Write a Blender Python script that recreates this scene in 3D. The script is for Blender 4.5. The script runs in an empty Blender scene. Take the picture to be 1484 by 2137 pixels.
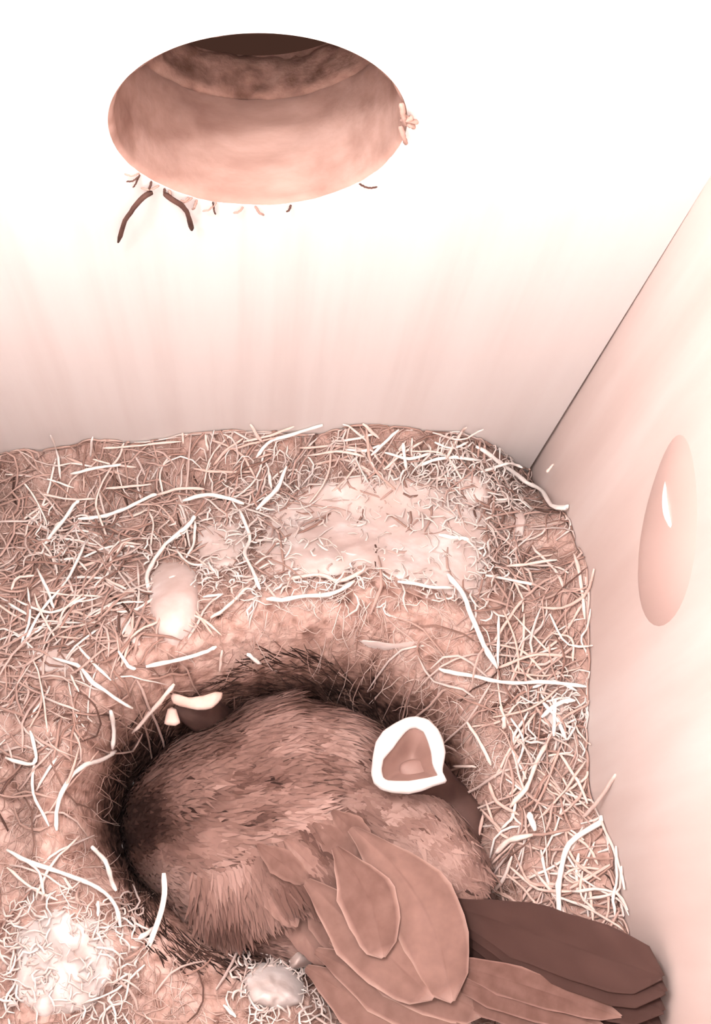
import bpy, math, random
import numpy as np
from mathutils import Vector
from mathutils.bvhtree import BVHTree

# ------------------------------------------------------------------ camera, world, lamps, exposure
# all lengths below are millimetres of a real nest box; S turns them into metres
S = 0.001
sc = bpy.context.scene
COL = sc.collection
F, PX0, PY0, TH, CAMZ = 2813.0, 520.0, 1068.5, math.radians(72.5), 309.0
SN, CS = math.sin(TH), math.cos(TH)
cam_data = bpy.data.cameras.new('camera')
cam = bpy.data.objects.new('camera', cam_data); COL.objects.link(cam)
cam.location = (0, 0, CAMZ*S); cam.rotation_euler = (math.pi/2-TH, 0, 0)
cam_data.sensor_fit = 'VERTICAL'; cam_data.sensor_height = 36; cam_data.sensor_width = 36
cam_data.lens = 36*F/2137; cam_data.shift_x = (742-PX0)/2137
cam_data.clip_start = 0.002; cam_data.clip_end = 10
sc.camera = cam

world = bpy.data.worlds.new('night'); sc.world = world; world.use_nodes = True
bg = world.node_tree.nodes['Background']
bg.inputs[0].default_value = (0.075, 0.034, 0.024, 1); bg.inputs[1].default_value = 0.8

def lamp(name, loc, power, radius):
    l = bpy.data.lights.new(name, 'POINT'); l.energy = power; l.shadow_soft_size = radius*S
    l.color = (1, 1, 1)
    o = bpy.data.objects.new(name, l); COL.objects.link(o); o.location = Vector(loc)*S
    return o
# the infra-red lamps of the box camera, under the roof around its lens
lamp('infrared_lamp', (-40, 44, 314), 0.58, 4)
lamp('infrared_lamp', (8, -2, 316), 0.14, 6)

sc.view_settings.view_transform = 'Standard'; sc.view_settings.look = 'None'
sc.view_settings.exposure = 0.0; sc.view_settings.gamma = 1.0
sc.view_settings.use_curve_mapping = False

# ------------------------------------------------------------------ helpers
rng = np.random.default_rng(7); random.seed(7)

def ray(px, py):
    u = (px-PX0)/F; v = (py-PY0)/F
    return np.array([u, CS - v*SN, -SN - v*CS])
CAM = np.array([0, 0, CAMZ])
def at_z(px, py, z):
    d = ray(px, py); return CAM + d*((z-CAMZ)/d[2])
def at_y(px, py, y):
    d = ray(px, py); return CAM + d*(y/d[1])
def at_x(px, py, x):
    d = ray(px, py); return CAM + d*(x/d[0])

def tag(o, label=None, cat=None, group=None, kind=None):
    if label: o['label'] = label
    if cat: o['category'] = cat
    if group: o['group'] = group
    if kind: o['kind'] = kind
    return o

def obj(name, verts, faces, mat, parent=None, origin=None, smooth=True, tone=None):
    v = np.asarray(verts, float)
    if origin is None: origin = v.mean(0)
    origin = np.asarray(origin, float)
    me = bpy.data.meshes.new(name)
    me.from_pydata(((v-origin)*S).tolist(), [], faces if isinstance(faces, list) else faces.tolist())
    if tone is not None:
        a = me.attributes.new('tone', 'FLOAT', 'POINT'); a.data.foreach_set('value', np.asarray(tone, np.float32))
    if smooth: me.polygons.foreach_set('use_smooth', [True]*len(me.polygons))
    me.materials.append(mat); me.update()
    o = bpy.data.objects.new(name, me); COL.objects.link(o)
    pl = np.zeros(3)
    if parent is not None:
        o.parent = parent; q = parent
        while q is not None: pl = pl + np.array(q.location)/S; q = q.parent
    o.location = Vector(origin - pl)*S
    return o

def empty(name, loc, label, cat, group=None):
    o = bpy.data.objects.new(name, None); COL.objects.link(o); o.location = Vector(loc)*S
    o.empty_display_size = 0.005
    return tag(o, label, cat, group)

def _hash(ix, iy, seed):
    n = (ix*374761393 + iy*668265263 + seed*974634541) & 0xffffffff
    n = ((n ^ (n >> 13))*1274126177) & 0xffffffff
    return ((n ^ (n >> 16)) & 0xffff)/65535.0
def noise(x, y, scale, seed=0):
    x = np.asarray(x, float)/scale + 1000.0; y = np.asarray(y, float)/scale + 1000.0
    ix = np.floor(x).astype(np.int64); iy = np.floor(y).astype(np.int64)
    fx = x-ix; fy = y-iy; fx = fx*fx*(3-2*fx); fy = fy*fy*(3-2*fy)
    a = _hash(ix, iy, seed); b = _hash(ix+1, iy, seed); c = _hash(ix, iy+1, seed); d = _hash(ix+1, iy+1, seed)
    return (a*(1-fx)+b*fx)*(1-fy) + (c*(1-fx)+d*fx)*fy - 0.5

# ---- materials
def new_mat(name):
    m = bpy.data.materials.new(name); m.use_nodes = True
    return m, m.node_tree.nodes, m.node_tree.links, m.node_tree.nodes['Principled BSDF']
def ramp(nd, stops):
    r = nd.new('ShaderNodeValToRGB'); e = r.color_ramp.elements
    while len(e) < len(stops): e.new(0.5)
    for k, (p, c) in enumerate(stops):
        e[k].position = p; e[k].color = (*c, 1)
    return r
def noise_node(nd, lk, scale, stretch=None, detail=4, coord='Object'):
    t = nd.new('ShaderNodeTexCoord'); n = nd.new('ShaderNodeTexNoise')
    n.inputs['Scale'].default_value = scale; n.inputs['Detail'].default_value = detail
    if stretch:
        mp = nd.new('ShaderNodeMapping'); mp.inputs['Scale'].default_value = stretch
        lk.new(t.outputs[coord], mp.inputs[0]); lk.new(mp.outputs[0], n.inputs['Vector'])
    else: lk.new(t.outputs[coord], n.inputs['Vector'])
    return n
def bump(nd, lk, src, bsdf, strength, dist):
    b = nd.new('ShaderNodeBump'); b.inputs['Strength'].default_value = strength; b.inputs['Distance'].default_value = dist
    lk.new(src, b.inputs['Height']); lk.new(b.outputs[0], bsdf.inputs['Normal'])
def noisy(name, stops, scale, stretch=None, rough=0.9, bump_s=0.3, bump_d=0.0004, spec=0.2, detail=5):
    m, nd, lk, b = new_mat(name)
    n = noise_node(nd, lk, scale, stretch, detail)
    r = ramp(nd, stops); lk.new(n.outputs['Fac'], r.inputs[0]); lk.new(r.outputs[0], b.inputs['Base Color'])
    b.inputs['Roughness'].default_value = rough; b.inputs['Specular IOR Level'].default_value = spec
    if bump_s: bump(nd, lk, n.outputs['Fac'], b, bump_s, bump_d)
    return m
def toned(name, stops, rough=0.85, spec=0.25, scale=None, amount=0.25, relief=0):
    """colour from the 'tone' attribute (the piece's own colour and any painted shade), broken up a little by noise"""
    m, nd, lk, b = new_mat(name)
    a = nd.new('ShaderNodeAttribute'); a.attribute_name = 'tone'
    r = ramp(nd, stops); src = a.outputs['Fac']
    if scale:
        n = noise_node(nd, lk, scale)
        ma = nd.new('ShaderNodeMath'); ma.operation = 'MULTIPLY_ADD'; ma.inputs[1].default_value = amount
        lk.new(n.outputs['Fac'], ma.inputs[0]); lk.new(src, ma.inputs[2])
        mb = nd.new('ShaderNodeMath'); mb.operation = 'SUBTRACT'; mb.inputs[1].default_value = amount/2
        lk.new(ma.outputs[0], mb.inputs[0]); src = mb.outputs[0]
        if relief: bump(nd, lk, n.outputs['Fac'], b, 0.8, relief)
    lk.new(src, r.inputs[0]); lk.new(r.outputs[0], b.inputs['Base Color'])
    b.inputs['Roughness'].default_value = rough; b.inputs['Specular IOR Level'].default_value = spec
    return m

WALL = noisy('planed_wood', [(0.25, (0.73, 0.655, 0.63)), (0.5, (0.81, 0.755, 0.735)), (0.8, (0.85, 0.81, 0.795))], 130, (1, 1, 0.05), 0.75, 0.12, 0.0004)
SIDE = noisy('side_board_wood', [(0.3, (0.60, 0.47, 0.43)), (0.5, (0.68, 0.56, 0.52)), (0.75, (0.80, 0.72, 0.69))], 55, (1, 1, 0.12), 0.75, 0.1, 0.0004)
CUT = noisy('cut_wood', [(0.25, (0.27, 0.155, 0.125)), (0.55, (0.40, 0.255, 0.215)), (0.8, (0.48, 0.325, 0.28))], 240, (0.35, 1, 1.6), 0.85, 0.35, 0.0006)
RAW = noisy('rough_outer_wood', [(0.3, (0.13, 0.065, 0.048)), (0.55, (0.30, 0.175, 0.14)), (0.8, (0.44, 0.28, 0.23))], 300, None, 0.9, 0.6, 0.001)
KNOT = noisy('knot_wood', [(0.3, (0.50, 0.35, 0.31)), (0.7, (0.58, 0.42, 0.38))], 60, (1, 1, 0.3), 0.4, 0.1, 0.0003, 0.5)
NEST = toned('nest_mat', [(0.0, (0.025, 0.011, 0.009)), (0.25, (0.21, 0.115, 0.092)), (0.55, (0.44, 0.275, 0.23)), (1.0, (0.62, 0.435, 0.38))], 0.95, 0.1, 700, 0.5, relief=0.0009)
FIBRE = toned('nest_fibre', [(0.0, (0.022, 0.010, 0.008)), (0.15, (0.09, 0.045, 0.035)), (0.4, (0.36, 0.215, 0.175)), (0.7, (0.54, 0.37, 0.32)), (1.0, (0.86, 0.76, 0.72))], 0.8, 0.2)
STRAW = toned('dry_straw', [(0.0, (0.38, 0.21, 0.165)), (0.5, (0.76, 0.56, 0.49)), (1.0, (0.97, 0.9, 0.86))], 0.6, 0.35, 900, 0.2)
WOOL = noisy('pale_wool', [(0.3, (0.58, 0.43, 0.385)), (0.55, (0.70, 0.57, 0.53)), (0.75, (0.88, 0.82, 0.80))], 160, None, 0.9, 0.4, 0.0005, 0.15)
PLUME = toned('plumage', [(0.0, (0.022, 0.009, 0.007)), (0.35, (0.115, 0.058, 0.046)), (0.7, (0.255, 0.148, 0.123)), (1.0, (0.42, 0.272, 0.235))], 0.85, 0.2)
VANE = toned('wing_plumage', [(0.0, (0.022, 0.009, 0.007)), (0.35, (0.115, 0.058, 0.046)), (0.7, (0.255, 0.148, 0.123)), (1.0, (0.42, 0.272, 0.235))], 0.85, 0.15, 420, 0.3)
TAILM = toned('tail_plumage', [(0.0, (0.016, 0.007, 0.006)), (0.5, (0.034, 0.0155, 0.013)), (1.0, (0.11, 0.06, 0.051))], 0.85, 0.1)
ROOT = noisy('dark_root', [(0.3, (0.05, 0.024, 0.019)), (0.7, (0.12, 0.062, 0.05))], 400, None, 0.85, 0.3, 0.0004, 0.15)
PALE = noisy('white_wool', [(0.3, (0.52, 0.42, 0.385)), (0.65, (0.80, 0.73, 0.71))], 200, None, 0.9, 0.5, 0.0006, 0.15)
EYE = noisy('eye_black', [(0.3, (0.01, 0.006, 0.005)), (0.7, (0.015, 0.008, 0.007))], 50, None, 0.12, 0, 0, 0.5)
BILL = noisy('dark_horn', [(0.3, (0.05, 0.022, 0.016)), (0.7, (0.09, 0.042, 0.032))], 200, None, 0.45, 0.1, 0.0002, 0.4)
GAPE = noisy('gape_flange', [(0.3, (0.95, 0.88, 0.85)), (0.7, (1.0, 0.96, 0.95))], 300, None, 0.5, 0.15, 0.0003, 0.4)
MOUTH = noisy('mouth_lining', [(0.3, (0.235, 0.135, 0.11)), (0.7, (0.33, 0.20, 0.17))], 160, None, 0.5, 0.25, 0.0005, 0.4)
FLANGE = noisy('pale_flange', [(0.3, (0.62, 0.42, 0.35)), (0.7, (0.84, 0.64, 0.57))], 300, None, 0.6, 0.2, 0.0003, 0.3)
SKIN = noisy('nestling_skin', [(0.3, (0.055, 0.027, 0.022)), (0.7, (0.10, 0.053, 0.044))], 220, None, 0.7, 0.3, 0.0005, 0.3)

# ------------------------------------------------------------------ the box
XR, XL, YF, YB, ZC = 53.0, -53.0, 83.3, -25.0, 326.0
HX, HZ, HR = 0.9, 182.6, 15.6

def box(name, lo, hi, mat, parent=None, kind=None):
    (a, b, c), (d, e, f) = lo, hi
    v = [(a,b,c),(d,b,c),(d,e,c),(a,e,c),(a,b,f),(d,b,f),(d,e,f),(a,e,f)]
    q = [(0,3,2,1),(4,5,6,7),(0,1,5,4),(1,2,6,5),(2,3,7,6),(3,0,4,7)]
    return tag(obj(name, v, q, mat, parent, smooth=False), kind=kind)

def holed_board(name, x0, x1, z0, z1, y0, y1, cx, cz, r, mat, parent=None, n=72, gap=False):
    v, f = [], []
    for y in (y0, y1):
        for k in range(n):
            a = 2*math.pi*k/n; dx, dz = math.cos(a), math.sin(a)
            v.append((cx+r*dx, y, cz+r*dz))
        for k in range(n):
            a = 2*math.pi*k/n; dx, dz = math.cos(a), math.sin(a)
            t = min(((x1-cx)/dx if dx > 1e-9 else (x0-cx)/dx if dx < -1e-9 else 1e9),
                    ((z1-cz)/dz if dz > 1e-9 else (z0-cz)/dz if dz < -1e-9 else 1e9))
            v.append((cx+t*dx, y, cz+t*dz))
    for k in range(n):
        j = (k+1) % n
        f.append((k, j, n+j, n+k)); f.append((2*n+k, 3*n+k, 3*n+j, 2*n+j))
        f.append((k, 2*n+k, 2*n+j, j)); f.append((n+k, n+j, 3*n+j, 3*n+k))
    # corners of the rectangle
    for (xx, zz) in ((x1,z1),(x0,z1),(x0,z0),(x1,z0)):
        a = math.atan2(zz-cz, xx-cx) % (2*math.pi); k = int(a/(2*math.pi/n)); j = (k+1) % n
        i = len(v); v += [(xx, y0, zz), (xx, y1, zz)]
        f.append((n+k, n+j, i)); f.append((3*n+k, i+1, 3*n+j))
        f.append((n+k, i, i+1, 3*n+k)); f.append((i, n+j, 3*n+j, i+1))
    if gap: v = [(x1-0.7*min(1, max(0, (175-z)/105)) if abs(x-x1) < 1e-6 else x, y, z) for x, y, z in v]
    return obj(name, v, f, mat, parent, smooth=False)

def lining(name, cx, cz, prof, mat, parent, n=96, rough=0.0, seed=1):
    """the bored edge of a hole: rings (y, r) joined into one strip"""
    v, f = [], []
    for i, (y, r) in enumerate(prof):
        for k in range(n):
            a = 2*math.pi*k/n
            w = rough*(float(noise(k*0.9, y*1.3, 2.2, seed)) + 0.6*float(noise(k*0.9, y*2, 0.9, seed+4)))
            v.append((cx+(r+w)*math.cos(a), y, cz+(r+w)*math.sin(a)))
    for i in range(len(prof)-1):
        for k in range(n):
            j = (k+1) % n
            f.append((i*n+k, i*n+j, (i+1)*n+j, (i+1)*n+k))
    return obj(name, v, f, mat, parent)

front = tag(holed_board('wall_front', XL, XR, 0, ZC, YF, YF+14.2, HX, HZ, HR+0.5, WALL, n=144, gap=True), kind='structure')
lining('hole_edge', HX, HZ, [(YF+0.02, HR+0.55), (YF+0.35, HR+0.15), (YF+0.9, HR+0.02), (YF+1.5, HR)] + [(YF+1.5+k*1.15, HR) for k in range(1, 11)] + [(YF+13.9, HR), (YF+14.35, HR+0.1)], CUT, front, rough=0.28)
outer = holed_board('outer_board', XL-8, XR+8, -4, ZC, YF+14.4, YF+21, HX, HZ, HR+0.5, RAW, front)
lining('outer_hole_edge', HX, HZ, [(YF+14.3, HR+0.5), (YF+14.7, HR-0.1)] + [(YF+14.7+k*1.0, HR-0.2-0.03*k) for k in range(1, 6)] + [(YF+21, HR+0.5)], RAW, front, rough=1.1, seed=9)
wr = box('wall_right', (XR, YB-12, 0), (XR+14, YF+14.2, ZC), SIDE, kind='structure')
box('wall_left', (XL-14, YB-12, 0), (XL, YF+14.2, ZC), WALL, kind='structure')
box('wall_back', (XL, YB-12, 0), (XR, YB, ZC), WALL, kind='structure')
box('floor', (XL-14, YB-12, -12), (XR+14, YF+14.2, 0), WALL, kind='structure')
box('ceiling', (XL-22, YB-20, ZC), (XR+22, YF+45, ZC+14), WALL, kind='structure')

# knot in the right wall: an oval dome, slightly proud of the board
def wall_patch(name, outline, h, mat, parent, rings=7, x=XR, power=2.0):
    P = np.array([at_x(px, py, x) for px, py in outline]); n = len(P); c = P.mean(0)
    v, f = [], []
    for i in range(rings):
        t = 1-i/rings; q = c+(P-c)*t; q[:, 0] = x - h*(1-t**power); v += q.tolist()
    v.append((x-h, c[1], c[2]))
    for i in range(rings-1):
        for k in range(n):
            j = (k+1) % n; f.append((i*n+k, i*n+j, (i+1)*n+j, (i+1)*n+k))
    for k in range(n): f.append(((rings-1)*n+k, (rings-1)*n+(k+1) % n, rings*n))
    return obj(name, v, f, mat, parent)
ell = []
for k in range(40):
    a = 2*math.pi*k/40
    ex, ey = 57*math.cos(a), 200*math.sin(a)
    ell.append((1397+ex - ey*0.11 + 6*math.sin(2*a), 1107+ey))
wall_patch('knot', ell, 1.6, KNOT, wr, power=2.6)
wall_patch('painted_gloss', [(1405,965),(1410,985),(1416,1030),(1424,1085),(1430,1120),(1427,1133),(1421,1130),(1416,1105),(1411,1060),(1406,1010)], 2.0, GAPE, wr, rings=6)  # pale raised strip painted in for the lamp's gloss on the knot

# ------------------------------------------------------------------ nest surface
ctl = []
def c_far(px, py): ctl.append(at_y(px, py, YF))
def c_rgt(px, py): ctl.append(at_x(px, py, XR))
def c_z(px, py, z): ctl.append(at_z(px, py, z))
for q in ((17, 945), (110, 935), (200, 920), (400, 905), (560, 900), (700, 893), (820, 893), (950, 905), (1040, 940), (1105, 988)): c_far(*q)
for q in ((1180, 1075), (1226, 1160), (1228, 1280), (1228, 1400), (1226, 1530), (1232, 1650), (1268, 1760), (1312, 1950), (1350, 2080)): c_rgt(*q)
for q in ((640,1335,96),(540,1360,96),(430,1400,95),(300,1480,95),(205,1590,96),(180,1720,96),(230,1850,96),(300,1930,96.5),(400,2010,97),(520,2060,97),(620,2110,96.5),
          (760,1345,96),(870,1380,96),(990,1480,96),(1045,1620,96),(1040,1760,95),(1090,1860,96),(1060,1990,95),
          (330,1690,66),(600,1720,60),(700,1600,62),(420,1560,70),(560,1500,72),(700,1470,75),(850,1620,70),(520,1900,72),(360,1800,70),(740,1900,66),(900,1760,74),(760,2030,82),(262,1640,70),(258,1740,69),(300,1560,76),(300,1830,72),
          (640,1130,88),(450,1150,87),(300,1200,87),(120,1200,86),(850,1150,90),(980,1150,90),(640,1000,80),(880,1000,83),(300,1010,79),(120,1040,77),
          (100,1450,94),(40,1700,96),(80,1950,99),(220,2080,100),(60,2120,101),(1120,1350,95),(1125,1500,95),(1125,1650,95),(1150,1800,98),(1130,1060,79),(1060,1090,86),(1130,1180,90)): c_z(*q)
for q in ((-53,83,69),(-53,60,80),(-53,40,90),(-53,0,98),(-53,-25,99),(0,-25,97),(30,-25,97),(53,-25,112),(-25,-25,99)): ctl.append(np.array(q, float))
ctl = np.array(ctl)
def _tps(r): return np.where(r > 1e-9, r*r*np.log(r+1e-12), 0.0)
_n = len(ctl); _K = _tps(np.linalg.norm(ctl[:, None, :2]-ctl[None, :, :2], axis=2)) + np.eye(_n)*6.0
_P = np.hstack([np.ones((_n, 1)), ctl[:, :2]])
_A = np.block([[_K, _P], [_P.T, np.zeros((3, 3))]])
_W = np.linalg.solve(_A, np.concatenate([ctl[:, 2], np.zeros(3)]))
def base_z(x, y):
    x = np.asarray(x, float); y = np.asarray(y, float); sh = x.shape; x = x.ravel(); y = y.ravel()
    out = np.empty(len(x))
    for i in range(0, len(x), 20000):
        a = slice(i, i+20000)
        r = np.hypot(x[a, None]-ctl[None, :, 0], y[a, None]-ctl[None, :, 1])
        out[a] = _tps(r) @ _W[:_n] + _W[_n] + _W[_n+1]*x[a] + _W[_n+2]*y[a]
    return out.reshape(sh)
def nest_z(x, y):
    return base_z(x, y) + 2.0*noise(x, y, 7, 1) + 1.2*noise(x, y, 3.1, 2) + 0.6*noise(x, y, 1.4, 3) + 0.3*noise(x, y, 0.7, 4)

gx = np.linspace(XL+0.1, XR-0.1, 250); gy = np.linspace(YB+0.1, YF-0.1, 256)
GX, GY = np.meshgrid(gx, gy); GZ = nest_z(GX, GY)
ny, nx = GX.shape
nv = np.stack([GX.ravel(), GY.ravel(), GZ.ravel()], 1)
idx = np.arange(nx*ny).reshape(ny, nx)
nf = np.stack([idx[:-1, :-1].ravel(), idx[:-1, 1:].ravel(), idx[1:, 1:].ravel(), idx[1:, :-1].ravel()], 1).tolist()
bvh = BVHTree.FromPolygons([Vector(p) for p in nv], nf)
top_n = len(nv)
ring = list(idx[0, :]) + list(idx[1:, -1]) + list(idx[-1, -2::-1]) + list(idx[-2:0:-1, 0])
low = nv[ring].copy(); low[:, 2] = 0.6
nv2 = np.vstack([nv, low]); m = len(ring)
for k in range(m):
    j = (k+1) % m
    nf.append((int(ring[j]), int(ring[k]), top_n+k, top_n+j))
nf.append([top_n+k for k in range(m)][::-1])
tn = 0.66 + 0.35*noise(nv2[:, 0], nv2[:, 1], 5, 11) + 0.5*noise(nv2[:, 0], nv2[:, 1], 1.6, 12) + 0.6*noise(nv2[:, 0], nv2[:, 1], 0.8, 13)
cupd = np.clip((nv2[:, 2] - 80)/14, 0, 1); tn = tn*np.where(np.hypot((nv2[:, 0]-5)/33, (nv2[:, 1]-19)/29) < 1, 0.04+0.96*cupd**1.6, 1)  # mat painted darker with depth inside the cup, standing for its shade
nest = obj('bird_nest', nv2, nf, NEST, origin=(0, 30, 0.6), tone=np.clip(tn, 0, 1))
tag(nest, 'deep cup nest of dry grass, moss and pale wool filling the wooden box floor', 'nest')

def hit(px, py):
    d = ray(px, py); r = bvh.ray_cast(Vector(CAM), Vector(d).normalized())
    if r[0] is None: return at_z(px, py, 95)
    return np.array(r[0])

# ------------------------------------------------------------------ tubes
def smooth_path(P, n):
    P = np.asarray(P, float)
    if len(P) == 2: return P[0]+(P[1]-P[0])*np.linspace(0, 1, n)[:, None]
    Q = np.vstack([2*P[0]-P[1], P, 2*P[-1]-P[-2]])
    out = []
    for t in np.linspace(0, len(P)-1-1e-6, n):
        i = int(t); f = t-i; a, b, c, d = Q[i:i+4]
        out.append(0.5*((2*b)+(c-a)*f+(2*a-5*b+4*c-d)*f*f+(3*b-a-3*c+d)*f**3))
    return np.array(out)
def tube(P, R, sides=6, flat=1.0):
    P = np.asarray(P, float); n = len(P); R = np.broadcast_to(np.asarray(R, float), (n,))
    T = np.gradient(P, axis=0); T /= np.linalg.norm(T, axis=1)[:, None]+1e-9
    U = np.tile([0.05, 0.05, 1.0], (n, 1)); A = np.cross(T, U); A /= np.linalg.norm(A, axis=1)[:, None]+1e-9
    B = np.cross(A, T)
    ang = np.arange(sides)*2*math.pi/sides
    V = P[:, None, :] + R[:, None, None]*(np.cos(ang)[None, :, None]*A[:, None, :] + flat*np.sin(ang)[None, :, None]*B[:, None, :])
    f = []
    for i in range(n-1):
        for k in range(sides):
            j = (k+1) % sides; f.append((i*sides+k, i*sides+j, (i+1)*sides+j, (i+1)*sides+k))
    f.append(tuple(range(sides))[::-1]); f.append(tuple((n-1)*sides+k for k in range(sides)))
    return V.reshape(-1, 3), f

TONE = {'w': 0.95, 'p': 0.62, 'm': 0.35}
def straw_on_nest(pts, w, tone, lift=0.5):
    P = np.array([hit(px, py) for px, py in pts]); n = max(6, 3*len(P))
    Q = smooth_path(P, n)
    zz = np.maximum(nest_z(Q[:, 0], Q[:, 1]), Q[:, 2]-0.6)
    k = np.convolve(np.pad(zz, 2, mode='edge'), np.ones(5)/5, 'valid')
    Q[:, 2] = k + lift + w*0.036
    Q[:, :2] += np.cumsum(rng.normal(0, 0.09, (n, 2)), 0)*0.7
    Q[:, 0] = np.clip(Q[:, 0], XL+0.4, XR-0.4); Q[:, 1] = np.clip(Q[:, 1], YB+0.4, YF-0.4)
    R = w*0.036*(0.8+0.4*rng.random(n)); R[0] *= 0.6; R[-1] *= 0.5
    v, f = tube(Q, R, 6, 0.75)
    tt = np.clip(tone + rng.normal(0, 0.06, len(v)), 0, 1)
    return obj('straw', v, f, STRAW, nest, tone=tt)

STRAWS = '''150,997 190,985 225,979 260,974 7 w|260,927 250,960 230,990 207,1040 205,1065 220,1105 227,1120 5 p|165,1090 215,1085 265,1067 310,1045 330,1040 9 w
330,1040 380,1022 430,1025 7 p|382,1052 430,1040 475,1045 510,1057 10 w|85,1037 150,1050 200,1052 5 p|95,1140 125,1105 150,1065 165,1050 9 w|22,1265 60,1285 6 w
52,1347 85,1285 135,1220 180,1140 6 w|82,1195 105,1245 115,1272 7 w|62,1235 65,1295 47,1345 5 w|75,1245 95,1290 120,1342 5 p|27,1235 40,1212 75,1205 6 p
385,935 382,908 6 p|430,912 440,947 6 p|522,885 550,932 8 p|672,880 615,915 565,930 535,965 8 w|192,912 190,965 7 w|215,940 280,937 380,922 5 p|220,1025 320,1017 6 p
310,1235 312,1195 345,1145 390,1105 407,1080 9 w|410,1095 407,1140 390,1170 6 w|370,1155 400,1180 440,1182 6 w|500,1070 520,1130 510,1165 530,1200 545,1235 8 w
425,1252 465,1242 5 w|440,1295 475,1270 520,1230 7 p|305,1395 370,1382 425,1365 450,1355 8 w|250,1365 272,1395 285,1405 7 w|517,1370 547,1390 9 w|535,1070 575,1030 595,980 10 w
560,990 565,1030 7 w|555,1255 590,1255 635,1245 690,1245 740,1220 9 w|600,1215 665,1205 710,1215 765,1190 8 p|245,1160 260,1140 295,1140 5 p|315,1145 320,1100 312,1075 5 p
225,1215 265,1235 7 p|140,1275 215,1195 5 m|55,1130 60,1100 80,1080 5 p|992,935 1042,975 1082,1005 1117,1035 1162,1050 1205,1065 11 w|972,893 957,915 927,970 7 p
757,888 792,925 8 p|832,903 772,960 7 w|1137,990 1150,972 6 p|932,1205 962,1245 982,1290 1002,1345 1032,1405 11 w|1037,1290 1034,1395 6 w|912,1122 982,1135 9 w
1052,1187 1162,1165 6 p|1190,1165 1208,1220 1216,1300 8 p|827,1220 892,1230 942,1235 8 w|72,1382 87,1425 100,1525 4 p|115,1380 170,1395 200,1425 240,1450 285,1476 8 w
150,1412 167,1447 5 p|232,1485 240,1515 237,1565 9 w|245,1572 215,1590 170,1605 135,1645 117,1690 115,1730 9 w|365,1432 320,1480 277,1535 9 p|192,1767 220,1795 235,1835 245,1860 10 w
325,1935 287,1962 9 w|20,1775 65,1802 150,1832 210,1860 245,1895 255,1940 8 w|17,1585 65,1595 77,1580 65,1530 7 w
20,1810 65,1855 120,1880 6 p|135,1832 155,1855 5 p|465,2095 490,2120 7 w|465,1360 462,1410 6 p|207,1880 205,1910 7 w|1255,1709 1192,1754 1170,1805 1161,1862 1164,1930 11 w
1028,1783 1062,1754 1113,1743 11 p|1099,1697 1113,1731 12 w|1065,1788 1045,1839 1019,1868 7 p|1005,1703 994,1754 965,1783 6 m|999,1692 1045,1737 6 m|942,1604 994,1602 6 p
971,1510 999,1556 1022,1607 8 p|1050,1499 1045,1527 9 p|914,1400 960,1408 1039,1425 1124,1425 1222,1431 8 w|1136,1556 1113,1590 1096,1635 1056,1680 9 p|1164,1578 1198,1629 1221,1675 6 p
1016,1635 1033,1675 1079,1703 7 m|1085,1907 1141,1890 6 p|1155,1462 1150,1540 8 w|1125,1500 1160,1470 1195,1462 8 w|1130,1470 1160,1500 1180,1545 7 w|1105,1440 1150,1425 1200,1445 6 w
640,960 700,945 760,955 6 p|800,950 850,965 900,950 7 w|870,980 930,960 1000,970 8 w|905,930 940,945 975,930 6 w|840,930 845,990 9 w|1000,990 1050,985 1095,970 7 w'''
for item in STRAWS.replace('\n', '|').split('|'):
    tk = item.split(); pts = [tuple(map(float, t.split(','))) for t in tk[:-2]]
    straw_on_nest(pts, float(tk[-2])*1.15, TONE[tk[-1]], 1.5)
# lesser straws woven around them
def cup_r(x, y): return np.hypot((x-5)/31, (y-18)/28)
REG = [((20, 950, 420, 1360), 44), ((1040, 1180, 1215, 1900), 70), ((430, 910, 1080, 1010), 26), ((20, 1380, 220, 1880), 9), ((60, 1900, 560, 2100), 6), ((1170, 1760, 1290, 1960), 16)]
for (x0, y0, x1, y1), cnt in REG:
    for k in range(cnt):
        px, py = random.uniform(x0, x1), random.uniform(y0, y1)
        a = random.uniform(0, math.pi); L = random.uniform(35, 85); b = random.gauss(0, 0.25)
        pts = [(px-L*math.cos(a-b), py-L*math.sin(a-b)), (px, py), (px+L*math.cos(a+b), py+L*math.sin(a+b))]
        hp = [hit(*q) for q in pts]
        if any(cup_r(h[0], h[1]) < 0.97 for h in hp): continue
        straw_on_nest(pts, random.uniform(4.5, 7.5), random.uniform(0.25, 0.9), random.uniform(0.6, 1.5))

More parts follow.
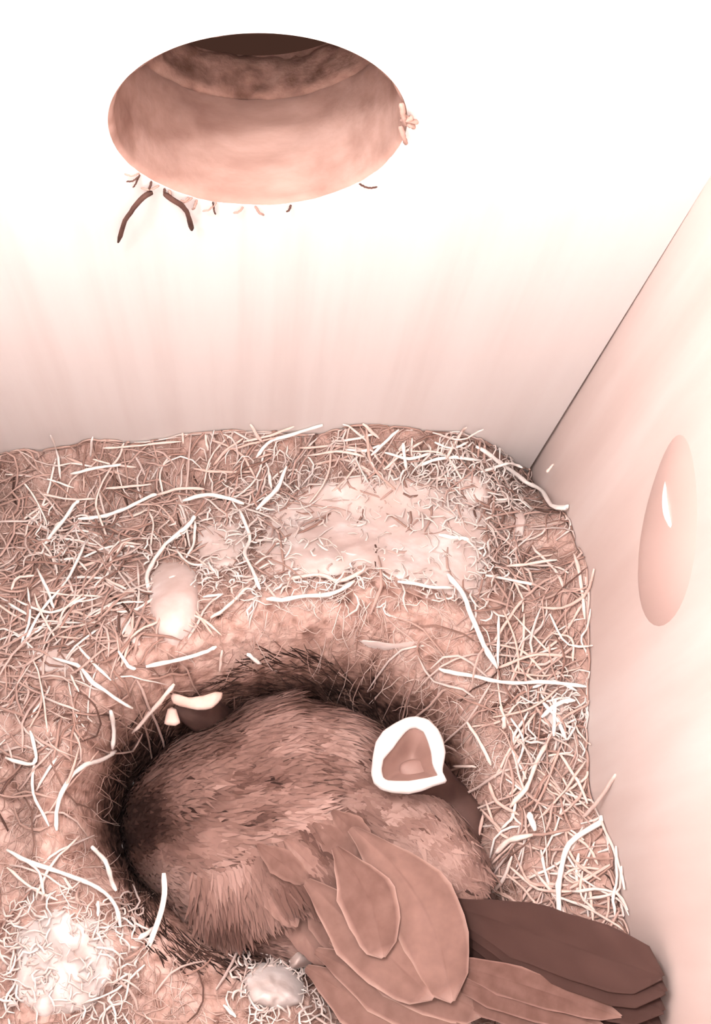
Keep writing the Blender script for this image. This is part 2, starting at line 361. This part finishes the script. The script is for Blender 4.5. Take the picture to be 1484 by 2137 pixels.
# ------------------------------------------------------------------ fine fibres (nobody could count them)
def fibres(name, X, Y, L, R, tone, lift, parent, mat, n=6, sides=3, curl=0.35, ang=None, up=0.0):
    N = len(X)
    a = rng.uniform(0, 2*math.pi, N) if ang is None else ang
    steps = np.cumsum(np.hstack([a[:, None], rng.normal(0, curl, (N, n-1))]), 1)
    bend = rng.normal(0, curl*0.8, N); steps += bend[:, None]*np.arange(n)[None, :]
    seg = L[:, None]/n
    px = X[:, None] + np.cumsum(np.cos(steps)*seg, 1); py = Y[:, None] + np.cumsum(np.sin(steps)*seg, 1)
    px = np.clip(px, XL+0.3, XR-0.3); py = np.clip(py, YB+0.3, YF-0.3)
    t = np.linspace(0, 1, n)
    pz = base_z(px, py) + (nest_z(px, py)-base_z(px, py))*0.75 + lift[:, None]*np.sin(math.pi*(0.1+0.8*t))[None, :] + up*rng.random(N)[:, None]*t[None, :]
    P = np.stack([px, py, pz], 2)
    T = np.gradient(P, axis=1); T /= np.linalg.norm(T, axis=2)[..., None]+1e-9
    A = np.cross(T, np.array([0, 0, 1.0])); A /= np.linalg.norm(A, axis=2)[..., None]+1e-9
    B = np.cross(A, T)
    an = np.arange(sides)*2*math.pi/sides + 0.5
    rad = R[:, None]*np.interp(t, [0, 0.15, 0.8, 1], [0.6, 1, 0.9, 0.4])[None, :]
    V = P[:, :, None, :] + rad[:, :, None, None]*(np.cos(an)[None, None, :, None]*A[:, :, None, :] + np.sin(an)[None, None, :, None]*B[:, :, None, :])
    base = (np.arange(N)*n*sides)[:, None, None]
    i = np.arange(n-1)[None, :, None]; k = np.arange(sides)[None, None, :]; j = (k+1) % sides
    Fq = np.stack([base+i*sides+k, base+i*sides+j, base+(i+1)*sides+j, base+(i+1)*sides+k], 3).reshape(-1, 4)
    tt = np.repeat(tone, n*sides)
    return tag(obj(name, V.reshape(-1, 3), Fq, mat, parent, tone=tt), kind='stuff')
def scatter(N, dens):
    X = rng.uniform(XL+1, XR-1, N*4); Y = rng.uniform(YB+1, YF-1, N*4)
    keep = rng.random(N*4) < dens(X, Y); return X[keep][:N], Y[keep][:N]
def out_of_cup(x, y): return np.clip((cup_r(x, y)-0.9)*6, 0.0, 1)
# fine hair and moss over the whole rim
def woolly(x, y):
    return np.clip(1.3-np.hypot((x-20)/21, (y-62)/13), 0, 1) + np.clip(1.3-np.hypot((x+29)/9, (y+2)/9), 0, 1)
X, Y = scatter(10000, lambda x, y: out_of_cup(x, y)*(0.45+0.55*np.clip((y-50)/25, 0, 1)+0.3*np.clip((x-32)/8, 0, 1))*(1-0.8*np.clip(woolly(x, y), 0, 1))); n_ = len(X)
fibres('fine_hair', X, Y, rng.uniform(3, 8, n_), rng.uniform(0.05, 0.11, n_), np.clip(0.62+0.35*noise(X, Y, 6, 21)+rng.normal(0, 0.10, n_)+0.3*np.clip(woolly(X, Y), 0, 1), 0.08, 1), rng.uniform(0.05, 0.45, n_), nest, FIBRE)
# coarser grass and rootlets: loose at the left, along the far edge and down the right side
def coarse(x, y):
    return out_of_cup(x, y)*np.clip(0.10 + 0.9*np.clip((-x-12)/14, 0, 1)*np.clip((y-24)/16, 0, 1) + 0.9*np.clip((x-37)/5, 0, 1) + 0.7*np.clip((y-62)/8, 0, 1), 0, 1)
X, Y = scatter(1500, lambda x, y: coarse(x, y)*(1-np.clip(woolly(x, y), 0, 1))); n_ = len(X)
fibres('coarse_grass', X, Y, rng.uniform(5, 15, n_), rng.uniform(0.13, 0.27, n_), np.clip(rng.normal(0.6, 0.2, n_), 0.1, 1), rng.uniform(0.3, 1.4, n_), nest, FIBRE, curl=0.22, up=1.5)
# dark rootlets that line the cup, toned darker still to stand for its shade
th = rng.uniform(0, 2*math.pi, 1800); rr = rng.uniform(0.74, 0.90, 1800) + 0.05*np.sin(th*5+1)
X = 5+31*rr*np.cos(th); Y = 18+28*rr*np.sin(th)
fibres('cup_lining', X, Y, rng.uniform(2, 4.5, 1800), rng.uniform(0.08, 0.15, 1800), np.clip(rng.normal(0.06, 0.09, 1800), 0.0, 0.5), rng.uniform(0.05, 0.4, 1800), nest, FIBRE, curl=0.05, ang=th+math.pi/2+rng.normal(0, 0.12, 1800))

# ------------------------------------------------------------------ wool and down
def pad(name, outline, h, mat, lift=0.2, rings=9, rough=0.5, seed=0, label=None):
    """a felted pad lying on the nest"""
    C = np.array(outline, float); n = 48
    # resample outline
    Q = np.vstack([C, C[:1]]); d = np.r_[0, np.cumsum(np.linalg.norm(np.diff(Q, axis=0), axis=1))]
    s = np.linspace(0, d[-1], n, endpoint=False); O = np.stack([np.interp(s, d, Q[:, 0]), np.interp(s, d, Q[:, 1])], 1)
    c = O.mean(0); v, f = [], []
    pts = []
    for i in range(rings):
        t = 1-i/rings
        for k in range(n): pts.append((*(c+(O[k]-c)*t), t))
    pts.append((*c, 0.0))
    H = np.array([hit(a, b) for a, b, _ in pts]); t = np.array([p[2] for p in pts])
    z = base_z(H[:, 0], H[:, 1]) + 0.9*noise(H[:, 0], H[:, 1], 7, 1)
    up = h*(1-t**3) + lift*(1-t**6) - 0.6*(t > 0.99)
    nz = rough*(noise(H[:, 0], H[:, 1], 2.5, seed+31) + 0.6*noise(H[:, 0], H[:, 1], 1.0, seed+32))*(1-t**4)
    V = np.stack([H[:, 0], H[:, 1], z+up+nz], 1)
    for i in range(rings-1):
        for k in range(n):
            j = (k+1) % n; f.append((i*n+k, i*n+j, (i+1)*n+j, (i+1)*n+k))
    for k in range(n): f.append(((rings-1)*n+k, (rings-1)*n+(k+1) % n, rings*n))
    o = obj(name, V, f, mat, nest)
    if label: o['label'] = label
    return o
pad('wool_pad', [(560,1040),(640,1010),(740,990),(850,985),(950,1010),(1030,1040),(1036,1150),(1030,1270),(940,1250),(830,1215),(760,1180),(690,1205),(600,1210),(545,1190),(530,1120)], 1.3, WOOL, rough=1.1, seed=3, label='broad felted pad of pale wool')
pad('wool_tuft', [(310,1200),(335,1170),(385,1165),(412,1195),(418,1260),(405,1320),(365,1355),(325,1330),(308,1270)], 2.6, WOOL, rough=0.5, seed=5, label='smooth pale oval tuft')
pad('wool_tuft', [(410,1110),(450,1085),(500,1090),(520,1140),(500,1180),(450,1190),(410,1170)], 1.2, WOOL, rough=0.8, seed=7)
pad('wool_tuft', [(30,1930),(110,1890),(200,1910),(250,1960),(240,2040),(190,2110),(90,2125),(25,2080)], 1.2, PALE, lift=0.0, rough=2.0, seed=11, label='large loose white tuft')
pad('wool_tuft', [(505,2040),(540,2005),(600,2010),(640,2050),(635,2095),(580,2110),(520,2095)], 4.2, PALE, rough=2.6, seed=13)
pad('wool_tuft', [(590,1960),(620,1925),(665,1930),(675,1975),(650,2020),(605,2025)], 9, WOOL, rough=2.0, seed=15)
pad('wool_tuft', [(1070,1070),(1090,1060),(1100,1090),(1092,1120),(1072,1115)], 1.4, WOOL, rough=0.5, seed=17)
pad('wool_tuft', [(930,1000),(990,985),(1030,1010),(1020,1050),(960,1060)], 1.2, WOOL, rough=1.3, seed=19)
pad('wool_tuft', [(60,1355),(120,1345),(160,1375),(140,1405),(80,1405)], 1.2, WOOL, rough=0.9, seed=21)
pad('wool_tuft', [(1125,1480),(1160,1440),(1190,1470),(1185,1520),(1150,1540)], 1.0, WOOL, rough=1.0, seed=23)
pad('down_flake', [(240,1280),(262,1288),(290,1320),(298,1352),(285,1358),(262,1328),(240,1300)], 0.8, STRAW if False else WOOL, rough=0.2, seed=25)
pad('down_flake', [(750,1338),(790,1342),(840,1345),(885,1336),(860,1352),(800,1358),(765,1350)], 0.8, WOOL, rough=0.2, seed=27)
# loose wool threads
thr = []
for (x0, y0, x1, y1), cnt in (((430, 960, 1060, 1260), 520), ((10, 1870, 300, 2125), 230), ((500, 1920, 680, 2110), 220), ((300, 1080, 540, 1240), 90), ((1100, 1420, 1210, 1560), 60), ((70, 1080, 160, 1180), 50), ((860, 940, 1100, 1060), 140)):
    for k in range(cnt): thr.append(hit(random.uniform(x0, x1), random.uniform(y0, y1))[:2])
thr = np.array(thr); n_ = len(thr)
fibres('wool_threads', thr[:, 0], thr[:, 1], rng.uniform(2, 7, n_), rng.uniform(0.08, 0.22, n_), np.clip(rng.normal(0.92, 0.08, n_), 0.6, 1), rng.uniform(1.2, 2.6, n_), nest, FIBRE, curl=0.6)

# ------------------------------------------------------------------ the mother bird
bird = empty('mother_bird', at_z(560, 1720, 66), 'brown mother songbird asleep in the nest cup with her dark tail against the wall', 'bird')
SEC = [  # px, py, z, half width, half height
    (282,1726,69,1.2,1.2),(296,1720,70,3.8,3.6),(318,1718,72,7.6,6.0),(355,1718,76,11.6,9.0),(410,1718,79,15.4,12.0),(480,1728,81,19.2,15.2),(560,1728,81.5,21.2,17),
    (640,1725,82,22.0,17.2),(715,1712,82.5,18.5,15.6),(780,1725,84.5,13.6,12.8),(840,1752,88,9.8,9.4),(900,1796,92.5,7.6,6.2),(955,1838,96.5,5.6,3.9),(1005,1872,99.5,2.4,1.6)]
sp = np.array([[*at_z(a, b, z), w, h] for a, b, z, w, h in SEC])
spd = smooth_path(sp, 90)
def body_point(s, a):
    """s in 0..1 along the bird, a ring angle (pi/2 is the back)"""
    s = np.clip(np.asarray(s, float), 0, 1)*(len(spd)-1); i = np.minimum(s.astype(int), len(spd)-2); f = (s-i)[..., None]
    q = spd[i]*(1-f)+spd[i+1]*f
    T = spd[np.minimum(i+3, len(spd)-1), :3]-spd[np.maximum(i-2, 0), :3]; T /= np.linalg.norm(T, axis=-1)[..., None]
    A = np.cross(T, np.array([0, 0, 1.0])); A /= np.linalg.norm(A, axis=-1)[..., None]; B = np.cross(A, T)
    w, h = q[..., 3:4], q[..., 4:5]
    ca, sa = np.cos(a)[..., None], np.sin(a)[..., None]
    return q[..., :3] + w*ca*A + h*sa*B
ns, na = 90, 40
ss, aa = np.meshgrid(np.linspace(0, 1, ns), np.linspace(0, 2*math.pi, na, endpoint=False), indexing='ij')
BP = body_point(ss, aa); BP[..., 2] += (1.6*noise(BP[..., 0]*0.9+BP[..., 1]*0.45, (BP[..., 1]*0.9-BP[..., 0]*0.45)*2.2, 8, 41))*np.clip(np.sin(aa), 0, 1)
bv = BP.reshape(-1, 3); bf = []
for i in range(ns-1):
    for k in range(na):
        j = (k+1) % na; bf.append((i*na+k, i*na+j, (i+1)*na+j, (i+1)*na+k))
bf.append(tuple(range(na))); bf.append(tuple((ns-1)*na+k for k in range(na))[::-1])
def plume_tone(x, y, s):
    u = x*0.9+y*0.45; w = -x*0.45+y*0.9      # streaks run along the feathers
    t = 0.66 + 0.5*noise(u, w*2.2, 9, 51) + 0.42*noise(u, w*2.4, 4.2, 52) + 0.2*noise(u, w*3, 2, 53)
    face = at_z(308, 1722, 76); t = t - 0.75*np.exp(-((x-face[0])**2+(y-face[1])**2)/(2*2.9**2))      # shade over the tucked head, painted into the tone
    return t - 0.72*np.clip(1-s/0.3, 0, 1) + 0.15*np.clip((s-0.72)/0.1, 0, 1)  # head end darkened, shade painted into the plumage; rump paler of itself
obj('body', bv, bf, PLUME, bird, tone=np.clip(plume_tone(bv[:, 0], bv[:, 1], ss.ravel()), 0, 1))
# contour plumage: thousands of barbs lying along the body
N = 17000
s = rng.uniform(0.03, 0.96, N)**0.95; a = rng.uniform(0.02, math.pi-0.02, N)
P0 = body_point(s, a); P1 = body_point(s+0.012, a); Pa = body_point(s, a+0.02)
D = P1-P0; D /= np.linalg.norm(D, axis=1)[:, None]; Sd = Pa-P0; Sd /= np.linalg.norm(Sd, axis=1)[:, None]
Nn = np.cross(D, Sd); Nn *= np.sign(Nn[:, 2:3]+1e-9); 
sw = rng.normal(0, 0.22, N)[:, None]; Dd = D+Sd*sw; L = (rng.uniform(2.2, 4.6, N)*np.interp(s, [0, 0.12, 0.4, 1], [0.45, 0.7, 1, 1.1]))[:, None]
Wd = (rng.uniform(0.16, 0.42, N))[:, None]; lf = rng.uniform(0.05, 0.55, N)[:, None]
Sd2 = np.cross(Nn, Dd); Sd2 /= np.linalg.norm(Sd2, axis=1)[:, None]
V = np.stack([P0-Sd2*Wd*0.5-Nn*0.15, P0+Sd2*Wd*0.5-Nn*0.15, P0+Dd*L*0.55-Sd2*Wd+Nn*lf, P0+Dd*L*0.55+Sd2*Wd+Nn*lf, P0+Dd*L+Nn*lf*0.9], 1).reshape(-1, 3)
b5 = np.arange(N)*5
fq = np.stack([b5, b5+1, b5+3, b5+2], 1).tolist() + np.stack([b5+2, b5+3, b5+4], 1).tolist()
pt = plume_tone(P0[:, 0], P0[:, 1], s) + rng.normal(0, 0.045, N) - 0.5*(rng.random(N) < 0.02)  # a few barbs darkened to paint the fine shadows between feathers
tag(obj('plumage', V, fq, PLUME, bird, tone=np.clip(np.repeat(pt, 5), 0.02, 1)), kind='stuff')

def feather(name, base, tip, width, mat, parent, tone=0.5, edge=0.85, bend=0.0, camber=0.12, blunt=0.5, zmid=0.0, tilt=0.0, margin=0.8, label=None):
    """one vaned feather: base and tip are points in the box, a rachis ridge, cambered vanes, a margin of its own colour"""
    b, t = np.array(base, float), np.array(tip, float); n = 13
    T = t-b; L = np.linalg.norm(T); Th = T/L
    side = np.cross(Th, [0, 0, 1.0]); side /= np.linalg.norm(side); up = np.cross(side, Th)
    side, up = side*math.cos(tilt)+up*math.sin(tilt), up*math.cos(tilt)-side*math.sin(tilt)
    cols = np.array([-1, -margin, -0.4, -0.06, 0, 0.06, 0.4, margin, 1.0])
    V, tn = [], []
    for i in range(n):
        q = i/(n-1)
        wq = width*0.5*min(1, 0.14+2.0*q)*(1-max(0, (q-blunt)/(1-blunt))**2.4*0.995)**0.5
        c = b+T*q + side*bend*math.sin(math.pi*q*0.5)*L*0.0 + side*(bend*math.sin(math.pi*q)) + up*zmid*math.sin(math.pi*q)
        for u in cols:
            x = u*wq
            h = camber*width*(1-u*u) + (0.07 if abs(u) < 0.01 else 0)
            fr = 0.10*math.sin(i*2.3+u*9)*(abs(u) > 0.9)
            V.append(c + side*(x+fr) + up*h)
            e = edge if (abs(u) >= 0.99 or q > 0.97) else (tone*0.93 if abs(u) < 0.01 else tone)
            tn.append(e + random.gauss(0, 0.025))
    m = len(cols); f = []
    for i in range(n-1):
        for k in range(m-1): f.append((i*m+k, i*m+k+1, (i+1)*m+k+1, (i+1)*m+k))
    nv_ = len(V)                                   # underside, so that the vane has thickness
    V2 = [p - up*0.14 for p in V]
    f += [tuple(nv_+x for x in q[::-1]) for q in f]
    o = obj(name, V+V2, f, mat, parent, tone=np.clip(tn+tn, 0, 1))
    if label: o['label'] = label
    return o

# tail, cocked up against the right-hand wall
for k, (bx, by, tx, ty, tz) in enumerate(((905,1930,1375,2205,122),(905,1925,1418,2178,125),(905,1915,1436,2146,128),(905,1905,1436,2112,130),(905,1893,1420,2072,131.5),(910,1880,1385,2040,132))):
    tp = at_z(tx, ty, tz); tp[0] = min(tp[0], XR-1.2)
    feather('tail_feather', at_z(bx, by, 95.5+0.35*k), tp, 8.2, TAILM, bird, 0.48+0.05*k, 0.58+0.03*k, blunt=0.72, camber=0.05, margin=0.9)
# wing tip: long primaries lying beside the tail
for k, (bx, by, tx, ty, z0, z1) in enumerate(((880,2040,1230,2165,98,111.5),(875,2020,1265,2146,99,114),(890,1992,1298,2122,99.5,116.5))):
    feather('primary_feather', at_z(bx, by, z0+1.5), at_z(tx, ty, z1+9.5), 4.6, VANE, bird, 0.44, 0.72, camber=0.06, blunt=0.3, margin=0.88)
# lower wing feathers over the near rim
for (bx, by, tx, ty, z0, z1, w) in ((640,2020,880,2170,99,104,8),(660,1985,985,2150,100.5,106,8.5),(690,1960,1015,2116,101.5,107,8)):
    feather('secondary_feather', at_z(bx, by, z0), at_z(tx, ty, z1), w, VANE, bird, 0.56, 0.98, camber=0.09, blunt=0.5, margin=0.86)
# tertials with pale margins
feather('tertial_feather', at_z(640,1840,101.5), at_z(905,2085,107.5), 9.5, VANE, bird, 0.60, 0.98, camber=0.09, margin=0.84)
feather('tertial_feather', at_z(735,1730,102), at_z(945,2092,108.5), 10.5, VANE, bird, 0.64, 0.95, bend=-3.2, camber=0.1, margin=0.86)
feather('tertial_feather', at_z(700,1770,104), at_z(800,2000,107.5), 8.6, VANE, bird, 0.52, 1.0, bend=-1.4, camber=0.1, blunt=0.35, margin=0.80)
# coverts over the shoulder
for r, (sx, sy, ex, ey, nn, z, Lx, Ly, w) in enumerate(((590,1880,670,1835,3,98.3,80,105,6.2),(540,1830,720,1745,5,98.8,70,96,6.2),(540,1770,700,1700,4,99.3,72,82,5.8))):
    for k in range(nn):
        q = k/(nn-1); bx, by = sx+(ex-sx)*q+random.uniform(-8, 8), sy+(ey-sy)*q+random.uniform(-8, 8)
        zz = z - 3.5*(1-q)*(2-r)*0.5
        feather('covert_feather', at_z(bx, by, zz), at_z(bx+Lx*1.2+random.uniform(-22, 22), by+Ly*1.2+random.uniform(-22, 22), zz+random.uniform(0.6, 1.6)), w*random.uniform(0.7, 0.9), VANE, bird, random.uniform(0.45, 0.72), random.uniform(0.6, 0.8), camber=0.1, blunt=0.15, margin=0.7)
# loose barbs over the shoulder, so that the coverts melt into the plumage
N = 5200
bx = rng.uniform(400, 770, N); by = np.minimum(1925 - (bx-430)*0.55, 1905) + rng.uniform(-90, 40, N)
body_bvh = BVHTree.FromPolygons([Vector(p) for p in bv], [list(q) for q in bf])
P0 = np.zeros((N, 3)); ok = np.zeros(N, bool)
for i in range(N):
    r = body_bvh.ray_cast(Vector(CAM), Vector(ray(bx[i], by[i])).normalized())
    if r[0] is not None: P0[i] = r[0]; ok[i] = True
P0 = P0[ok]; bx = bx[ok]; by = by[ok]; N = len(P0)
rise = np.clip((by - (1850 - (bx-430)*0.55))/110, 0, 1)*np.clip((bx-500)/120, 0.15, 1)     # lies flush above, lifts over the coverts below
P0[:, 2] += rng.uniform(0.0, 0.7, N) + rise*rng.uniform(0.5, 2.6, N)
ang = rng.normal(-0.88, 0.22, N) - np.clip((560-bx)/160, 0, 1)*0.55; Dd = np.stack([np.cos(ang), np.sin(ang), rng.normal(0.03, 0.05, N)], 1)
Sd2 = np.stack([-Dd[:, 1], Dd[:, 0], np.zeros(N)], 1); L = rng.uniform(2.5, 5.5, N)[:, None]; Wd = rng.uniform(0.15, 0.4, N)[:, None]; Nn = np.array([[0, 0, 1.0]])
V = np.stack([P0-Sd2*Wd*0.5-Nn*0.3, P0+Sd2*Wd*0.5-Nn*0.3, P0+Dd*L*0.55-Sd2*Wd+Nn*0.2, P0+Dd*L*0.55+Sd2*Wd+Nn*0.2, P0+Dd*L+Nn*0.1], 1).reshape(-1, 3)
b5 = np.arange(N)*5; fq = np.stack([b5, b5+1, b5+3, b5+2], 1).tolist() + np.stack([b5+2, b5+3, b5+4], 1).tolist()
pt = 0.56 + 0.6*noise(P0[:, 0]*0.6-P0[:, 1]*0.8, (P0[:, 0]*0.8+P0[:, 1]*0.6)*2.4, 5.5, 61) + 0.3*noise(P0[:, 0], P0[:, 1], 1.8, 62)
tag(obj('shoulder_plumage', V, fq, PLUME, bird, tone=np.clip(np.repeat(pt, 5), 0.02, 1)), kind='stuff')
def blob(name, c, r, mat, parent, nu=20, nv=12, sq=(1, 1, 1)):
    v, f = [], []
    for i in range(nv+1):
        p = math.pi*i/nv
        for k in range(nu):
            t = 2*math.pi*k/nu
            v.append((c[0]+r*sq[0]*math.sin(p)*math.cos(t), c[1]+r*sq[1]*math.sin(p)*math.sin(t), c[2]+r*sq[2]*math.cos(p)))
    for i in range(nv):
        for k in range(nu):
            j = (k+1) % nu; f.append((i*nu+k, (i+1)*nu+k, (i+1)*nu+j, i*nu+j))
    return obj(name, v, f, mat, parent)
for a_ in (math.radians(60), math.radians(128)):
    e = body_point(np.array([0.19]), np.array([a_]))[0]+np.array([-0.3, 0, 0.5])
    blob('eye', e, 1.25, EYE, bird)
bt = sp[0, :3]; bd = sp[0, :3]-sp[2, :3]; bd /= np.linalg.norm(bd)
v, f = tube(np.array([bt-bd*1.0, bt+bd*2, bt+bd*5, bt+bd*8.0]), [1.7, 1.5, 0.9, 0.15], 10, 0.8)
obj('beak', v, f, BILL, bird)

# ------------------------------------------------------------------ nestlings
def loft_body(name, P, R, mat, parent, nrm=16, n=26):
    q = smooth_path(np.hstack([np.array(P, float), np.array(R, float)[:, None]]), n)
    v, f = tube(q[:, :3], np.maximum(q[:, 3], 0.15), nrm)
    return obj(name, v, f, mat, parent)
OUT = [(870,1495),(894,1501),(914,1521),(924,1541),(930,1569),(926,1594),(923,1610),(934,1632),(906,1640),(882,1650),(854,1656),(821,1654),(797,1648),(781,1634),(775,1614),(779,1577),(785,1549),(801,1525),(825,1509),(849,1497)]
INN = [(868,1519),(884,1527),(893,1547),(900,1571),(902,1593),(907,1606),(914,1618),(890,1623),(872,1626),(854,1629),(825,1629),(810,1628),(801,1624),(797,1606),(801,1585),(812,1572),(821,1562),(833,1545),(848,1527),(858,1520)]
ZG = 104.0
chick = empty('gaping_nestling', at_z(930, 1720, 70), 'nestling stretching up a wide open white-rimmed beak beside the mother bird', 'bird', None)
def resample(P, n):
    Q = np.vstack([P, P[:1]]).astype(float); d = np.r_[0, np.cumsum(np.linalg.norm(np.diff(Q, axis=0), axis=1))]
    s = np.linspace(0, d[-1], n, endpoint=False); return np.stack([np.interp(s, d, Q[:, 0]), np.interp(s, d, Q[:, 1])], 1)
def flange_ring(out, inn, z, th, name, mat, parent, n=60):
    o2 = np.array([at_z(x, y, z) for x, y in resample(np.array(out), n)])
    i2 = np.array([at_z(x, y, z) for x, y in resample(np.array(inn), n)])
    # line the two loops up
    c = i2.mean(0); k0 = np.argmin([np.linalg.norm((i2[k]-o2[0])[:2]) for k in range(n)]); i2 = np.roll(i2, -k0, 0)
    prof = [(0.0, -0.9), (-0.03, -0.2), (0.08, 0.5), (0.3, 0.95), (0.55, 1.0), (0.8, 0.7), (0.97, 0.15), (1.0, -0.7)]
    v, f = [], []
    for u, h in prof:
        w = o2+(i2-o2)*u; w = w.copy(); w[:, 2] += th*h; v += w.tolist()
    m = len(prof)
    for i in range(m):
        i1 = (i+1) % m
        for k in range(n):
            j = (k+1) % n; f.append((i*n+k, i*n+j, i1*n+j, i1*n+k))
    return obj(name, v, f, mat, parent), i2
fl, inner = flange_ring(OUT, INN, ZG, 1.1, 'gape_flange', GAPE, chick)
inner[:, 2] = ZG-0.2; c = inner.mean(0)+np.array([0.4, -0.6, 0]); v, f = [], []
n = len(inner); depth = [0, -0.7, -1.5, -2.3, -2.9, -3.2]
for i, dz in enumerate(depth):
    t = 1-i/len(depth)*0.97; q = c+(inner-c)*t*(1.03 if i == 0 else 1); q[:, 2] = ZG-0.5+dz; v += q.tolist()
for i in range(len(depth)-1):
    for k in range(n):
        j = (k+1) % n; f.append((i*n+k, i*n+j, (i+1)*n+j, (i+1)*n+k))
f.append(tuple((len(depth)-1)*n+k for k in range(n)))
obj('mouth', v, f, MOUTH, chick)
tg = at_z(866, 1600, ZG-2.3)
blob('tongue', tg-np.array([0, 0.3, 0.75]), 1.9, MOUTH, chick, sq=(1.2, 0.8, 0.28))
gc = at_z(854, 1582, ZG-2.0)
loft_body('body', [gc+[0, 0, -3.2], gc+[0.2, 0, -4.2], gc+[0.8, -0.4, -6.5], at_z(890, 1620, 92), at_z(915, 1665, 88), at_z(938, 1715, 86), at_z(960, 1765, 84), at_z(972, 1810, 82)], [2.6, 4.8, 4.6, 3.6, 4.6, 6.8, 5.8, 1.0], SKIN, chick)
# the second one, only the crescent of its closed beak clear of the shadow
chick2 = empty('hidden_nestling', at_z(410, 1500, 72), 'half-hidden nestling with a pale crescent beak in the dark far rim of the cup', 'bird')
def slab(name, outline, z, th, mat, parent, n=44, slope=0.0):
    o = resample(np.array(outline, float), n); P = np.array([at_z(x, y, z) for x, y in o]); c = P.mean(0); v, f = [], []
    prof = [(0.80, -th), (1.0, -th*0.5), (1.03, 0), (0.93, th*0.55), (0.7, th*0.9), (0.35, th*1.05)]
    for t, h in prof:
        q = c+(P-c)*t; q[:, 2] = z+h+slope*(q[:, 0]-c[0]); v += q.tolist()
    for i in range(len(prof)-1):
        for k in range(n):
            j = (k+1) % n; f.append((i*n+k, i*n+j, (i+1)*n+j, (i+1)*n+k))
    f.append(tuple(range(n))[::-1]); f.append(tuple((len(prof)-1)*n+k for k in range(n)))
    return obj(name, v, f, mat, parent)
slab('upper_bill', [(357,1446),(366,1452),(378,1455),(398,1456),(416,1453),(430,1451),(441,1447),(452,1444),(463,1446),(462,1456),(455,1466),(443,1477),(428,1481),(410,1481),(392,1477),(374,1473),(363,1468),(358,1458)], 93.5, 0.9, FLANGE, chick2)
slab('lower_bill', [(350,1480),(358,1476),(368,1480),(373,1496),(376,1508),(366,1514),(350,1513),(343,1510),(346,1494)], 91.5, 0.8, FLANGE, chick2)
hc = at_z(405, 1482, 87)
loft_body('body', [at_z(356, 1474, 89), at_z(376, 1476, 88), at_z(410, 1480, 85.5), at_z(440, 1500, 81), at_z(470, 1535, 75), at_z(500, 1560, 71)], [0.8, 2.0, 3.3, 3.6, 4.6, 2.0], SKIN, chick2)

# ------------------------------------------------------------------ straw standing clear of the nest
def loose_straw(name, P, w, tone, label, cat, group=None, parent=None, mat=None):
    Q = smooth_path(P, 14); Q[1:-1] += rng.normal(0, 0.02, (12, 3)); R = np.full(14, w*0.036); R[0] *= 0.7; R[-1] *= 0.5
    v, f = tube(Q, R, 7, 0.8)
    o = obj(name, v, f, mat or STRAW, parent, tone=np.clip(tone+rng.normal(0, 0.05, len(v)), 0, 1))
    return tag(o, label, cat, group) if label else o
loose_straw('straw', [at_z(342,1822,103), at_z(343,1870,102), at_z(331,1920,100.5), at_z(312,1970,99.5), at_z(298,2012,98.6)], 12, 0.97, None, None, None, nest)
loose_straw('straw', [at_z(1285,1616,112), at_z(1255,1663,106), at_z(1215,1709,99)], 9, 0.6, None, None, None, nest)
# things caught on the lip of the entrance hole
loose_straw('rootlet', [at_y(318,402,YF-0.6), at_y(298,412,YF-1.2), at_y(275,440,YF-1.6), at_y(258,468,YF-1.4), at_y(247,505,YF-0.9)], 10, 0.0, 'dark rootlet hanging longest at lower left of the round entrance hole', 'rootlet', mat=ROOT)
loose_straw('rootlet', [at_y(342,404,YF-0.6), at_y(362,418,YF-1.1), at_y(386,436,YF-1.4), at_y(396,460,YF-1.3), at_y(400,480,YF-0.9)], 10, 0.0, 'short dark rootlet curling down right of the longest one under the entrance hole', 'rootlet', mat=ROOT)
tuft = empty('bark_splinters', at_y(850, 255, YF-0.5), 'ragged bark splinter sticking out at the right edge of the entrance hole', 'splinter')
for (a, b) in (((838,215),(846,262)),((836,238),(872,256)),((838,250),(862,244)),((836,262),(848,300)),((842,246),(866,266))):
    loose_straw('splinter', [at_y(*a, YF-0.3), at_y((a[0]+b[0])/2, (a[1]+b[1])/2+3, YF-1.0), at_y(*b, YF-0.9)], 9, 0.0, None, None, None, tuft, CUT)
# frayed wood along the lower lip of the hole
for k in range(16):
    a = math.radians(random.uniform(212, 318)); r0 = HR+random.uniform(0.2, 0.6); r1 = r0+random.uniform(0.8, 2.4); da = random.uniform(-0.05, 0.05)
    loose_straw('frayed_fibre', [np.array([HX+r0*math.cos(a), YF-0.2, HZ+r0*math.sin(a)]), np.array([HX+(r0+r1)/2*math.cos(a+da), YF-0.6, HZ+(r0+r1)/2*math.sin(a+da)]), np.array([HX+r1*math.cos(a+2*da), YF-0.4, HZ+r1*math.sin(a+2*da)])], random.uniform(3, 5.5), 0.0, None, None, None, front, random.choice((ROOT, CUT, CUT)))
